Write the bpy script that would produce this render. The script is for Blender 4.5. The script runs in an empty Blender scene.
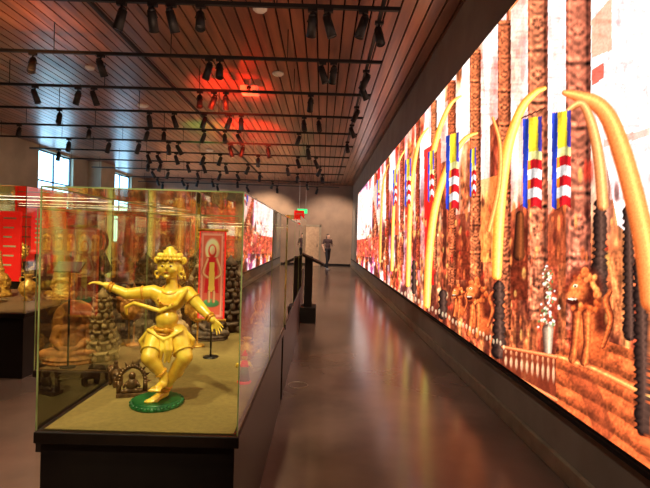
import bpy, bmesh, math, random
import numpy as np
from mathutils import Vector, Matrix, Euler
random.seed(7); np.random.seed(7)
scene=bpy.context.scene
scene.view_settings.view_transform='Standard'
COL=scene.collection
# ------------------------------------------------------------------ camera
F=470.0; EYE=1.5; ROLL=math.radians(1.7)
Yc=Vector((-3,6,-F)).normalized()
Zc=Vector((math.sin(ROLL),math.cos(ROLL),0)); Zc=(Zc-Yc*Zc.dot(Yc)).normalized()
Xc=Yc.cross(Zc).normalized()
M=Matrix((Xc,Yc,Zc)).transposed()      # world -> camera
R_=M.transposed()
camd=bpy.data.cameras.new('camera'); camd.sensor_width=36; camd.lens=F/650*36; camd.clip_start=0.05; camd.clip_end=200
cam=bpy.data.objects.new('camera',camd); COL.objects.link(cam)
mw=R_.to_4x4(); mw.translation=Vector((0,0,EYE)); cam.matrix_world=mw
scene.camera=cam
def ray(px,py): return R_@Vector(((px-325)/F,(244-py)/F,-1))
def at(px,py,d):
    r=ray(px,py); t=d/r.y; return Vector((r.x*t,d,EYE+r.z*t))
# ------------------------------------------------------------------ materials
def s2l(c):
    return tuple((x/12.92 if x<=0.04045 else ((x+0.055)/1.055)**2.4) for x in c)
def rgb(r,g,b): return s2l((r/255,g/255,b/255))
def newmat(n):
    m=bpy.data.materials.new(n); m.use_nodes=True; nt=m.node_tree; nt.nodes.clear()
    o=nt.nodes.new('ShaderNodeOutputMaterial'); return m,nt,o
def pmat(n,c1,c2=None,rough=0.5,metal=0.0,scale=8,bump=0.0,emis=None,estr=0,stretch=(1,1,1),rvar=0.0,detail=4,coat=0.0):
    m,nt,o=newmat(n); b=nt.nodes.new('ShaderNodeBsdfPrincipled'); nt.links.new(b.outputs[0],o.inputs[0])
    b.inputs['Roughness'].default_value=rough; b.inputs['Metallic'].default_value=metal
    if coat: b.inputs['Coat Weight'].default_value=coat; b.inputs['Coat Roughness'].default_value=0.12
    if c2 is None: c2=tuple(x*0.8 for x in c1)
    tc=nt.nodes.new('ShaderNodeTexCoord'); mp=nt.nodes.new('ShaderNodeMapping'); mp.inputs['Scale'].default_value=stretch
    nz=nt.nodes.new('ShaderNodeTexNoise'); nz.inputs['Scale'].default_value=scale; nz.inputs['Detail'].default_value=detail
    cr=nt.nodes.new('ShaderNodeValToRGB'); cr.color_ramp.elements[0].position=0.35; cr.color_ramp.elements[1].position=0.65
    cr.color_ramp.elements[0].color=(*c2,1); cr.color_ramp.elements[1].color=(*c1,1)
    nt.links.new(tc.outputs['Object'],mp.inputs[0]); nt.links.new(mp.outputs[0],nz.inputs['Vector'])
    nt.links.new(nz.outputs['Fac'],cr.inputs[0]); nt.links.new(cr.outputs[0],b.inputs['Base Color'])
    if rvar:
        mr=nt.nodes.new('ShaderNodeMapRange'); mr.inputs['To Min'].default_value=rough-rvar; mr.inputs['To Max'].default_value=rough+rvar
        nt.links.new(nz.outputs['Fac'],mr.inputs[0]); nt.links.new(mr.outputs[0],b.inputs['Roughness'])
    if bump:
        bp=nt.nodes.new('ShaderNodeBump'); bp.inputs['Strength'].default_value=bump; bp.inputs['Distance'].default_value=0.02
        nt.links.new(nz.outputs['Fac'],bp.inputs['Height']); nt.links.new(bp.outputs[0],b.inputs['Normal'])
    if emis: b.inputs['Emission Color'].default_value=(*emis,1); b.inputs['Emission Strength'].default_value=estr
    return m
def emat(n,c,s):
    m,nt,o=newmat(n); e=nt.nodes.new('ShaderNodeEmission'); e.inputs[0].default_value=(*c,1); e.inputs[1].default_value=s
    nt.links.new(e.outputs[0],o.inputs[0]); return m
def glassmat(n,tint,k=1.0):
    # thin pane: Schlick reflectance, identical from both sides
    m,nt,o=newmat(n)
    t=nt.nodes.new('ShaderNodeBsdfTransparent'); t.inputs[0].default_value=(*tint,1)
    g=nt.nodes.new('ShaderNodeBsdfGlossy'); g.inputs['Roughness'].default_value=0.0; g.inputs[0].default_value=(1,1,1,1)
    lw=nt.nodes.new('ShaderNodeLayerWeight'); lw.inputs[0].default_value=0.5
    pw=nt.nodes.new('ShaderNodeMath'); pw.operation='POWER'; pw.inputs[1].default_value=4.0
    ma=nt.nodes.new('ShaderNodeMath'); ma.operation='MULTIPLY_ADD'; ma.inputs[1].default_value=0.93*k; ma.inputs[2].default_value=0.05*k; ma.use_clamp=True
    mx=nt.nodes.new('ShaderNodeMixShader')
    nt.links.new(lw.outputs['Facing'],pw.inputs[0]); nt.links.new(pw.outputs[0],ma.inputs[0]); nt.links.new(ma.outputs[0],mx.inputs[0])
    nt.links.new(t.outputs[0],mx.inputs[1]); nt.links.new(g.outputs[0],mx.inputs[2]); nt.links.new(mx.outputs[0],o.inputs[0])
    return m
def attrmat(n,emit=None,rough=0.6):
    m,nt,o=newmat(n); a=nt.nodes.new('ShaderNodeVertexColor'); a.layer_name='art'
    if emit:
        e=nt.nodes.new('ShaderNodeEmission'); e.inputs[1].default_value=emit
        nt.links.new(a.outputs[0],e.inputs[0]); nt.links.new(e.outputs[0],o.inputs[0])
    else:
        b=nt.nodes.new('ShaderNodeBsdfPrincipled'); b.inputs['Roughness'].default_value=rough
        nt.links.new(a.outputs[0],b.inputs['Base Color']); nt.links.new(b.outputs[0],o.inputs[0])
    return m
MT={}
MT['floor']=pmat('polished_floor',rgb(116,94,82),rgb(90,74,65),rough=0.19,scale=1.3,rvar=0.05,detail=8,bump=0.01)
MT['slat']=pmat('ceiling_slat_metal',rgb(170,114,88),rgb(116,80,68),rough=0.30,metal=0.45,scale=1.0,stretch=(6,0.6,1))
MT['void']=pmat('ceiling_void_black',rgb(18,14,14),rough=0.9)
MT['wall_r']=pmat('concrete_grey',rgb(156,142,128),rgb(138,124,110),rough=0.5,scale=2.0,bump=0.02)
MT['wall_b']=pmat('plaster_brown',rgb(164,130,106),rgb(144,114,94),rough=0.7,scale=1.5)
MT['wall_l']=pmat('plaster_warm_grey',rgb(186,178,154),rgb(166,158,136),rough=0.7,scale=1.5)
MT['trim']=pmat('trim_metal',rgb(170,150,125),rgb(150,132,110),rough=0.35,metal=0.3)
MT['black']=pmat('black_paint',rgb(26,21,19),rgb(20,16,15),rough=0.3)
MT['matte']=pmat('black_matte',rgb(14,12,12),rough=0.6)
MT['rim']=pmat('case_rim_bronze',rgb(52,38,30),rgb(40,30,25),rough=0.3,metal=0.6)
MT['deck']=pmat('case_deck_olive',rgb(146,126,72),rgb(132,114,66),rough=0.6,scale=40)
MT['deck2']=pmat('case_deck_brown',rgb(120,94,62),rgb(100,78,52),rough=0.6,scale=30)
MT['glass']=glassmat('case_glass',(0.96,0.965,0.86),1.3)
MT['seal']=pmat('glass_edge_seal',rgb(150,160,100),rgb(110,120,70),rough=0.3)
MT['lens']=emat('lamp_lens',(1.0,0.82,0.6),2.0)
MT['gold']=pmat('yellow_gilding',rgb(255,222,86),rgb(238,190,56),rough=0.30,scale=22,bump=0.15,coat=0.6)
MT['gold2']=pmat('old_gilding',rgb(225,178,76),rgb(165,112,42),rough=0.4,metal=0.2,scale=30,bump=0.2)
MT['green']=pmat('green_lacquer',rgb(30,110,52),rgb(18,80,38),rough=0.4,scale=30)
MT['stone']=pmat('carved_stone',rgb(196,170,122),rgb(136,112,76),rough=0.8,scale=25,bump=0.5)
MT['stoned']=pmat('dark_stone',rgb(112,92,72),rgb(70,56,44),rough=0.7,scale=25,bump=0.5)
MT['terra']=pmat('terracotta_relief',rgb(196,132,68),rgb(146,92,46),rough=0.75,scale=25,bump=0.5)
MT['bronze']=pmat('dark_bronze',rgb(120,88,54),rgb(72,52,35),rough=0.4,metal=0.5,scale=30,bump=0.3)
MT['ivory']=pmat('ivory',rgb(235,215,170),rgb(215,185,135),rough=0.5,scale=20)
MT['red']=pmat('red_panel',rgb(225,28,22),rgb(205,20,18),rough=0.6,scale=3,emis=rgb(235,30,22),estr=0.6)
MT['white']=pmat('white_plastic',rgb(220,215,205),rough=0.5)
MT['cream']=pmat('label_card',rgb(230,220,190),rough=0.7)
MT['eye']=pmat('eye_dark',rgb(80,42,18),rough=0.3)
MT['lip']=pmat('lip_red',rgb(215,120,50),rough=0.4)
MT['exit']=emat('exit_green',rgb(60,230,120),2.0)
MT['pane']=emat('daylight_pane',(0.34,0.70,1.0),6.0)
MT['frame']=pmat('window_frame',rgb(90,110,130),rough=0.5)
MT['door']=pmat('door_leaf',rgb(200,160,125),rgb(180,140,108),rough=0.5)
MT['lamp']=emat('case_led_strip',(1.0,0.84,0.6),5.0)
# ------------------------------------------------------------------ mesh builder
class MB:
    def __init__(s): s.bm=bmesh.new(); s.mats=[]
    def mi(s,m):
        if m not in s.mats: s.mats.append(m)
        return s.mats.index(m)
    def _set(s,verts,m,smooth=False):
        i=s.mi(m); fs=set()
        for v in verts:
            for f in v.link_faces: fs.add(f)
        for f in fs: f.material_index=i; f.smooth=smooth
    def box(s,x0,x1,y0,y1,z0,z1,m,bev=0,rot=None):
        c=Vector(((x0+x1)/2,(y0+y1)/2,(z0+z1)/2)); S=Matrix.Diagonal((abs(x1-x0),abs(y1-y0),abs(z1-z0),1))
        mt=Matrix.Translation(c)@(rot.to_matrix().to_4x4() if rot else Matrix.Identity(4))@S
        r=bmesh.ops.create_cube(s.bm,size=1,matrix=mt); vs=r['verts']; s._set(vs,m)
        if bev:
            es=list({e for v in vs for e in v.link_edges})
            bmesh.ops.bevel(s.bm,geom=es,offset=bev,segments=2,affect='EDGES',profile=0.5)
    def quad(s,pts,m):
        f=s.bm.faces.new([s.bm.verts.new(p) for p in pts]); f.material_index=s.mi(m)
    def cone(s,p1,p2,r1,r2,m,seg=14,smooth=True,caps=True):
        p1=Vector(p1);p2=Vector(p2); d=p2-p1; L=d.length
        if L<1e-6: return
        q=d.to_track_quat('Z','Y').to_matrix().to_4x4()
        r=bmesh.ops.create_cone(s.bm,cap_ends=caps,segments=seg,radius1=r1,radius2=max(r2,1e-5),depth=L,matrix=Matrix.Translation((p1+p2)/2)@q)
        s._set(r['verts'],m,smooth)
    def ell(s,c,rad,m,rot=None,u=16,v=10):
        if not hasattr(rad,'__len__'): rad=(rad,)*3
        mt=Matrix.Translation(Vector(c))@(rot.to_matrix().to_4x4() if rot else Matrix.Identity(4))@Matrix.Diagonal((*rad,1))
        r=bmesh.ops.create_uvsphere(s.bm,u_segments=u,v_segments=v,radius=1,matrix=mt); s._set(r['verts'],m,True)
    def cap(s,p1,p2,r1,r2,m):
        s.cone(p1,p2,r1,r2,m,16); s.ell(p1,r1,m); s.ell(p2,r2,m)
    def chain(s,pts,rs,m):
        for i in range(len(pts)-1): s.cap(pts[i],pts[i+1],rs[i],rs[i+1],m)
    def torus(s,c,axis,R,r,m,seg=24,k=8,sc=(1,1)):
        q=Vector(axis).to_track_quat('Z','Y').to_matrix(); c=Vector(c); rings=[]
        for i in range(seg):
            a=2*math.pi*i/seg; ring=[]
            for j in range(k):
                b=2*math.pi*j/k
                p=Vector(((R+r*math.cos(b))*math.cos(a)*sc[0],(R+r*math.cos(b))*math.sin(a)*sc[1],r*math.sin(b)))
                ring.append(s.bm.verts.new(c+q@p))
            rings.append(ring)
        mi=s.mi(m)
        for i in range(seg):
            for j in range(k):
                f=s.bm.faces.new((rings[i][j],rings[(i+1)%seg][j],rings[(i+1)%seg][(j+1)%k],rings[i][(j+1)%k])); f.material_index=mi; f.smooth=True
    def lathe(s,prof,c,m,seg=24,smooth=True,sc=(1,1)):
        c=Vector(c); rings=[]; mi=s.mi(m)
        for r,z in prof:
            rings.append([s.bm.verts.new(c+Vector((r*math.cos(2*math.pi*i/seg)*sc[0],r*math.sin(2*math.pi*i/seg)*sc[1],z))) for i in range(seg)])
        for a in range(len(rings)-1):
            for i in range(seg):
                f=s.bm.faces.new((rings[a][i],rings[a][(i+1)%seg],rings[a+1][(i+1)%seg],rings[a+1][i])); f.material_index=mi; f.smooth=smooth
        for rr,fl in ((rings[0],True),(rings[-1],False)):
            f=s.bm.faces.new(list(reversed(rr)) if fl else rr); f.material_index=mi
    def mesh(s,name):
        me=bpy.data.meshes.new(name); s.bm.to_mesh(me); s.bm.free()
        for m in s.mats: me.materials.append(m)
        return me
    def obj(s,name,parent=None,loc=None):
        o=bpy.data.objects.new(name,s.mesh(name)); COL.objects.link(o)
        if loc is not None: o.location=loc
        if parent: o.parent=parent
        return o
def bake(me,voxel,smooth=2,name=None):
    """voxel-fuse a mesh into one continuous surface"""
    o=bpy.data.objects.new('tmp',me); COL.objects.link(o)
    r=o.modifiers.new('r','REMESH'); r.mode='VOXEL'; r.voxel_size=voxel; r.use_smooth_shade=True
    if smooth:
        sm=o.modifiers.new('s','SMOOTH'); sm.factor=0.5; sm.iterations=smooth
    dg=bpy.context.evaluated_depsgraph_get(); ev=o.evaluated_get(dg)
    n=bpy.data.meshes.new_from_object(ev); mats=[m for m in me.materials]
    bpy.data.objects.remove(o); n.materials.clear()
    for m in mats: n.materials.append(m)
    n.name=name or me.name
    n.polygons.foreach_set('material_index',[0]*len(n.polygons))
    n.polygons.foreach_set('use_smooth',[True]*len(n.polygons))
    return n
def place(me,name,loc,rot=0,scale=1,parent=None):
    o=bpy.data.objects.new(name,me); COL.objects.link(o); o.location=loc; o.rotation_euler=(0,0,rot)
    o.scale=(scale,)*3 if not hasattr(scale,'__len__') else scale
    if parent: o.parent=parent
    return o
def empty(name,loc=(0,0,0)):
    o=bpy.data.objects.new(name,None); COL.objects.link(o); o.location=loc; o.empty_display_size=0.1; return o
# ------------------------------------------------------------------ room shell
XR=1.61; XL=-9.6; YB=25.5; YF=-4.0; H=4.35
b=MB(); b.box(XL,XR,YF,YB,-0.2,0,MT['floor']); b.obj('floor')
b=MB(); b.box(XR,XR+0.3,YF,YB,0,H+0.3,MT['wall_r']); b.obj('wall_right')
b=MB(); b.box(XL,XR,YB,YB+0.3,0,H+0.3,MT['wall_b']); b.obj('wall_back')
b=MB(); b.box(XL,XR,YF-0.3,YF,0,H+0.3,MT['wall_b']); b.obj('wall_front')
wins=[(15.9,18.1),(21.4,23.6)]
b=MB(); y=YF
for a,c in wins:
    b.box(XL-0.3,XL,y,a,0,H+0.3,MT['wall_l']); b.box(XL-0.3,XL,a,c,0,1.0,MT['wall_l']); b.box(XL-0.3,XL,a,c,4.25,H+0.3,MT['wall_l']); y=c
b.box(XL-0.3,XL,y,YB,0,H+0.3,MT['wall_l']); b.obj('wall_left')
for i,(a,c) in enumerate(wins):
    b=MB(); X=XL-0.16
    b.quad([(X-0.02,a,1),(X-0.02,c,1),(X-0.02,c,4.25),(X-0.02,a,4.25)],MT['pane'])
    for yy in (a+0.03,(a+c)/2,c-0.03): b.box(X,X+0.05,yy-0.025,yy+0.025,1,4.25,MT['frame'])
    for zz in (1.03,2.1,3.2,4.22): b.box(X,X+0.04,a,c,zz-0.025,zz+0.025,MT['frame'])
    b.obj('window_%d'%(i+1))
b=MB(); b.box(XL,XR,YF,YB,H+0.1,H+0.3,MT['void'])
x=XL
while x<XR-0.02:
    b.box(x,min(x+0.15,XR),YF,YB,H,H+0.035,MT['slat'])
    x+=0.172
b.obj('ceiling')
b=MB(); b.box(XR-0.035,XR-0.001,YF,YB,0,0.12,MT['trim'],bev=0.006); b.obj('baseboard_right')
b=MB(); b.box(XR-0.03,XR-0.001,YF,YB,0.40,0.43,MT['matte']); b.obj('trim_1')
b=MB(); b.box(XL,XR-0.04,YB-0.03,YB-0.001,0,0.12,MT['black']); b.obj('baseboard_back')
b=MB(); b.box(XL+0.002,XL+0.55,19.2,20.5,0,H,MT['wall_l'],bev=0.02); b.obj('wall_pillar')
b=MB(); Yd=YB-0.04
b.box(-0.95,-0.15,Yd-0.05,Yd-0.005,0,2.1,MT['door'],bev=0.005); b.box(-1.05,-0.95,Yd-0.07,Yd,0,2.2,MT['trim']); b.box(-0.15,-0.05,Yd-0.07,Yd,0,2.2,MT['trim']); b.box(-1.05,-0.05,Yd-0.07,Yd,2.1,2.2,MT['trim'])
b.cone((-0.25,Yd-0.11,1.0),(-0.25,Yd-0.11,1.15),0.015,0.015,MT['black']); b.obj('door_1')
b=MB(); b.box(-1.2,-0.7,22-0.03,22+0.03,2.6,2.85,MT['white'],bev=0.01); b.box(-1.17,-0.73,21.95,21.968,2.63,2.82,MT['exit'])
b.cone((-1.1,22,2.85),(-1.1,22,H),0.01,0.01,MT['white']); b.cone((-0.8,22,2.85),(-0.8,22,H),0.01,0.01,MT['white']); b.obj('exit_sign')
# ------------------------------------------------------------------ LED wall artwork
SZ0,SZ1=0.45,3.56
def smooth(e0,e1,x):
    t=np.clip((x-e0)/(e1-e0),0,1); return t*t*(3-2*t)
def vnoise(x,y,seed=0):
    xi=np.floor(x);yi=np.floor(y);fx=x-xi;fy=y-yi;fx=fx*fx*(3-2*fx);fy=fy*fy*(3-2*fy)
    def h(a,b_):
        v=np.sin(a*127.1+b_*311.7+seed*74.7)*43758.5453; return v-np.floor(v)
    return (h(xi,yi)*(1-fx)+h(xi+1,yi)*fx)*(1-fy)+(h(xi,yi+1)*(1-fx)+h(xi+1,yi+1)*fx)*fy
class Art:
    def __init__(s,U,V): s.U=U; s.V=V; s.c=np.zeros((len(U),3))
    def mix(s,m,col):
        if isinstance(col,tuple): col=np.array(col)/255.0
        s.c=s.c*(1-m[:,None])+col*m[:,None]
    def poly(s,pts,col,a=1.0):
        U,V=s.U,s.V; ins=np.zeros(len(U),bool); n=len(pts)
        for i in range(n):
            x1,y1=pts[i];x2,y2=pts[(i+1)%n]
            if y1==y2: continue
            cond=((y1>V)!=(y2>V)); ins^=cond&(U<(x2-x1)*(V-y1)/(y2-y1)+x1)
        s.mix(ins*a,col)
    def ellipse(s,cx,cy,rx,ry,col,a=1.0,soft=0.15):
        sel=np.where((np.abs(s.U-cx)<rx*1.3)&(np.abs(s.V-cy)<ry*1.3))[0]
        if len(sel)==0: return
        d=np.sqrt(((s.U[sel]-cx)/rx)**2+((s.V[sel]-cy)/ry)**2); m=((1-smooth(1-soft,1+soft,d))*a)[:,None]
        lit=np.clip(1.12-0.35*((s.U[sel]-cx)/rx*0.5+(s.V[sel]-cy)/ry*0.6),0.6,1.4)[:,None]
        s.c[sel]=s.c[sel]*(1-m)+np.clip(np.array(col)/255*lit,0,1)*m
    def stroke(s,pts,ws,mid,edge,a=1.0,bump=0):
        P=[];W=[]; n=len(pts)
        for i in range(n-1):
            p0=pts[max(i-1,0)];p1=pts[i];p2=pts[i+1];p3=pts[min(i+2,n-1)]
            for k in range(8):
                t=k/8
                P.append([0.5*((2*p1[j])+(-p0[j]+p2[j])*t+(2*p0[j]-5*p1[j]+4*p2[j]-p3[j])*t*t+(-p0[j]+3*p1[j]-3*p2[j]+p3[j])*t**3) for j in (0,1)])
                W.append(ws[i]*(1-t)+ws[i+1]*t)
        P.append(list(pts[-1]));W.append(ws[-1])
        wm=max(W)*1.5; P=np.array(P)
        sel=np.where((s.U>P[:,0].min()-wm)&(s.U<P[:,0].max()+wm)&(s.V>P[:,1].min()-wm)&(s.V<P[:,1].max()+wm))[0]
        if len(sel)==0: return
        u=s.U[sel];v=s.V[sel];best=np.full(len(sel),1e9);sd=np.zeros(len(sel))
        for i in range(len(P)-1):
            ax,ay=P[i];bx,by=P[i+1];dx=bx-ax;dy=by-ay;L=dx*dx+dy*dy+1e-9
            t=np.clip(((u-ax)*dx+(v-ay)*dy)/L,0,1)
            w=(W[i]*(1-t)+W[i+1]*t)
            if bump: w=w*(1+bump*np.sin((ay+t*dy)*0.9))
            d=np.hypot(u-ax-t*dx,v-ay-t*dy)/w
            cr=np.sign(dx*(v-ay)-dy*(u-ax))
            m=d<best; best[m]=d[m]; sd[m]=(d*cr)[m]
        m=((1-smooth(0.85,1.1,best))*a)[:,None]
        sh=np.clip(1-np.abs(sd*0.9+0.25)**1.6,0,1)[:,None]; hl=np.exp(-((sd+0.3)/0.22)**2)[:,None]*0.22
        c=np.clip(np.array(mid)/255*sh+np.array(edge)/255*(1-sh)+hl*np.array(mid)/255,0,1)
        s.c[sel]=s.c[sel]*(1-m)+c*m
def wall_uv(Y,Z):
    P=np.stack([np.full_like(Y,XR-0.02),Y,Z-EYE],1)@np.array(M).T
    return 325+F*P[:,0]/-P[:,2], 244-F*P[:,1]/-P[:,2]
us=np.concatenate([np.arange(35.0,330.0,0.5),np.geomspace(330,1400,90)])
ys=F*(XR-0.02)/us
zs=np.linspace(SZ0,SZ1,480)
YY,ZZ=np.meshgrid(ys,zs); Yf=YY.ravel(); Zf=ZZ.ravel()
U,V=wall_uv(Yf,Zf)
A=Art(U,V)
kd=(U-322)/100.0
Hn=(Zf-SZ0)/(SZ1-SZ0); lk=np.log(kd)
band=vnoise(lk*26,Hn*1.5,1); fine=vnoise(lk*75,Hn*46,2); fine2=vnoise(lk*150,Hn*90,3); mid_=vnoise(lk*30,Hn*12,5)
base=np.array([236,136,76])/255*band[:,None]+np.array([142,56,32])/255*(1-band[:,None])
A.c=base*(0.5+0.85*fine[:,None])*(0.75+0.5*fine2[:,None])
far=1-smooth(0.5,1.3,kd)
g=smooth(0.5,0.8,mid_)*smooth(0.3,0.55,Hn); A.mix(g*0.8,(255,200,150))
g=smooth(0.42,0.62,vnoise(lk*22+9,Hn*5,8))*smooth(0.3,0.62,Hn); A.mix(g*0.92,(255,238,230))
g=smooth(0.60,0.72,vnoise(lk*40+19,Hn*4,13)); A.mix(g*(0.2+0.5*far),(210,36,38))
g=smooth(0.6,0.72,vnoise(lk*30+29,Hn*6,14))*far; A.mix(g*0.7,(150,76,140))
g=smooth(0.56,0.70,vnoise(lk*34+39,Hn*5,15))*far; A.mix(g*0.85,(255,230,226))
dk=smooth(0.5,0.75,vnoise(lk*34+3,Hn*7,11))*(1-smooth(0.45,0.75,Hn)); A.mix(dk*0.75,(66,24,18))
# bright courtyard behind on the right
def brightcol():
    n=vnoise(U*0.22,V*0.09,21); l=vnoise(U*0.05,V*0.5,22); q=vnoise(U*0.6,V*0.6,23)
    c=np.array([255,240,236])/255*np.ones((len(U),3))
    c=c*(1-0.28*smooth(0.5,0.85,n)[:,None]*np.array([0.15,0.6,0.6]))-0.14*smooth(0.6,0.9,l)[:,None]*np.array([0.3,1,1])-0.10*smooth(0.5,1,q)[:,None]
    return np.clip(c,0,1)
Bc=brightcol()
A.poly([(590,-400),(2500,-1200),(2500,600),(650,250),(618,225),(604,150),(592,100)],Bc)
A.poly([(548,-60),(566,-60),(566,90),(548,110)],Bc,0.8)
A.poly([(511,10),(528,-10),(528,110),(511,125)],Bc,0.6)
A.poly([(481,60),(498,40),(498,118),(481,135)],Bc,0.6)
A.poly([(456,95),(470,80),(470,140),(456,150)],Bc,0.6)
A.poly([(437,110),(448,100),(448,160),(437,165)],Bc,0.5)
for (x0,y0,x1,y1) in ((604,70,618,130),(624,62,640,128),(646,50,668,125),(610,150,626,200),(634,150,652,210),(618,8,636,44),(642,0,660,36)):
    A.poly([(x0,y0),(x1,y0-6),(x1,y1),(x0,y1)],(232,170,166),0.55); A.poly([(x0+3,y0+4),(x1-3,y0-1),(x1-3,y1-4),(x0+3,y1-4)],(246,212,208),0.7)
A.poly([(592,70),(604,62),(604,78),(592,86)],(180,60,40),0.8)
A.poly([(592,20),(612,-4),(612,50),(592,58)],(226,110,70),0.6)
A.poly([(604,140),(650,128),(650,136),(604,147)],(225,140,120),0.7)
for x in range(655,1700,60): A.poly([(x,-600),(x+14,-600),(x+14,700),(x,700)],(150,70,38),0.8)
# carved timber posts: stacked blocks, collars and lotus medallions
def column(x0,x1,y0,y1,c=(210,104,60),d=(96,36,22)):
    s=(U-x0)/(x1-x0); m=((s>0)&(s<1)&(V>y0)&(V<y1))*1.0
    sh=np.clip(1-np.abs(s*2-0.8)**2*0.6,0,1); w=(x1-x0)
    per=w*2.6; ph=((V-y0)/per)%1.0
    collar=np.exp(-((ph-0.06)/0.035)**2)*0.35-np.exp(-((ph-0.13)/0.03)**2)*0.35+np.exp(-((ph-0.2)/0.03)**2)*0.22
    rr=np.hypot((s-0.5)*1.0,(ph-0.6)*2.6); med=np.exp(-((rr-0.36)/0.06)**2)*0.22-np.exp(-((rr-0.22)/0.05)**2)*0.2+np.exp(-(rr/0.1)**2)*0.22
    ang=np.arctan2((ph-0.6)*2.6,s-0.5); pet=0.1*np.sin(ang*8)*(rr<0.36)
    cv=vnoise((V-y0)/max(w*0.16,1.2),s*6,int(x0)+3); leaf=0.1*np.sin((V-y0)*6.28/max(w*0.35,2)+np.abs(s-0.5)*14)
    fade=0.7+0.3*smooth(0,0.6,vnoise(V*0.02,V*0+x0,9))
    pat=0.80+(collar+med+pet+leaf)*fade+0.5*(cv-0.5)
    rim=np.exp(-((s-0.14)/0.05)**2)*0.22-np.exp(-((s-0.86)/0.06)**2)*0.3
    col=(np.array(c)/255*sh[:,None]+np.array(d)/255*(1-sh[:,None]))*(pat+rim)[:,None]
    A.mix(m,np.clip(col,0,1))
column(566,591,-400,330,(218,120,88),(100,44,34))
column(528,548,-60,320,(230,130,88),(114,48,34))
column(498,511,20,330,(218,114,70),(96,38,24))
column(470,481,50,290,(224,118,70))
column(448,456,80,285,(200,98,58))
column(431,437,100,270,(224,126,78))
column(416,420,115,270,(170,66,42))
column(400,404,130,265,(190,85,60)); column(386,389,150,265,(170,66,38)); column(374,377,160,262,(210,105,70))
A.poly([(511,212),(528,200),(528,300),(511,300)],(100,34,18),0.75)
A.poly([(548,215),(566,205),(566,262),(548,268)],(150,62,34),0.7)
A.poly([(481,180),(498,175),(498,262),(481,262)],(255,150,66),0.6)
A.poly([(456,215),(470,212),(470,280),(456,280)],(110,34,18),0.7)
A.poly([(424,150),(432,145),(434,285),(425,285)],(225,30,24),0.9)
A.poly([(437,140),(441,138),(441,200),(437,200)],(245,60,30),0.8)
A.poly([(395,172),(399,170),(399,235),(395,235)],(235,80,40),0.8)
A.poly([(357,196),(366,186),(372,215),(368,238),(357,240)],(250,222,214),0.8)
A.poly([(372,190),(384,172),(386,210),(378,226)],(240,190,175),0.75)
A.poly([(357,240),(380,236),(380,258),(357,256)],(200,80,60),0.7)
# brass lamps, offerings and clutter of the shrine
rs=np.random.RandomState(11)
for k in range(420):
    kk=np.exp(rs.uniform(np.log(0.4),np.log(3.0))); h=rs.uniform(0.06,0.5); yy=F*XR/(kk*100)
    uu,vv=wall_uv(np.array([yy]),np.array([SZ0+h*(SZ1-SZ0)])); w=kk*rs.uniform(0.7,1.8)
    c=[(235,160,80),(210,90,46),(250,206,150) if kk<1.3 else (190,90,45),(170,40,26),(120,44,24),(60,22,16),(230,130,66),(90,34,20)][rs.randint(8)]
    A.ellipse(uu[0],vv[0],w*0.6,w*rs.uniform(1.0,3.2),c,0.65,0.45)
# noise texture breaking up the carved lower zone
low=1-smooth(0.35,0.6,Hn)
tx=0.68+0.68*(0.6*vnoise(lk*120,Hn*70,51)+0.4*vnoise(lk*45,Hn*28,52))
A.c=np.clip(A.c*(1+low*(tx-1))[:,None],0,1)
# black turned stands
D=(80,54,44);DD=(20,11,10)
A.stroke([(600,205),(600,250),(598,292)],[5,6,8],D,DD,1,0.35)
A.stroke([(628,208),(629,260),(630,335)],[4.5,5,6.5],D,DD,1,0.3)
A.stroke([(499,284),(499,320),(499,354)],[5,5,6.5],D,DD,1,0.3)
A.stroke([(443,292),(443,315)],[3.5,4],D,DD,1,0.3); A.stroke([(414,262),(414,292)],[2,2.5],D,DD,1,0.2)
# dais with stepped mouldings
A.poly([(556,352),(600,338),(640,352),(2200,900),(2200,1500),(640,465),(556,402)],(190,84,42),0.9)
dsel=((U>556)&(V>340+0.25*(U-600))&(V<1500)&(V>338))
gx_=0.8+0.55*np.clip((V-352)/100,0,3)+0*U
grow=(V-352)/np.maximum(1+0.006*(U-556),0.3)
step=((grow-0.26*(U-556))/15.0)%1.0
prof=0.62+0.55*smooth(0,0.15,step)*(1-smooth(0.35,0.95,step))+0.34*(vnoise(U*0.16,V*0.16,41)-0.3)+0.4*(vnoise(U*0.55,V*0.45,42)-0.5)
A.c=np.where(dsel[:,None],np.clip(A.c*prof[:,None],0,1),A.c)
A.stroke([(556,356),(600,372),(650,398)],[2,2.5,3.5],(255,168,94),(170,72,34),0.8)
A.stroke([(572,372),(590,392),(604,432)],[7,10,10],(110,44,26),(80,30,18),0.45)
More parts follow.
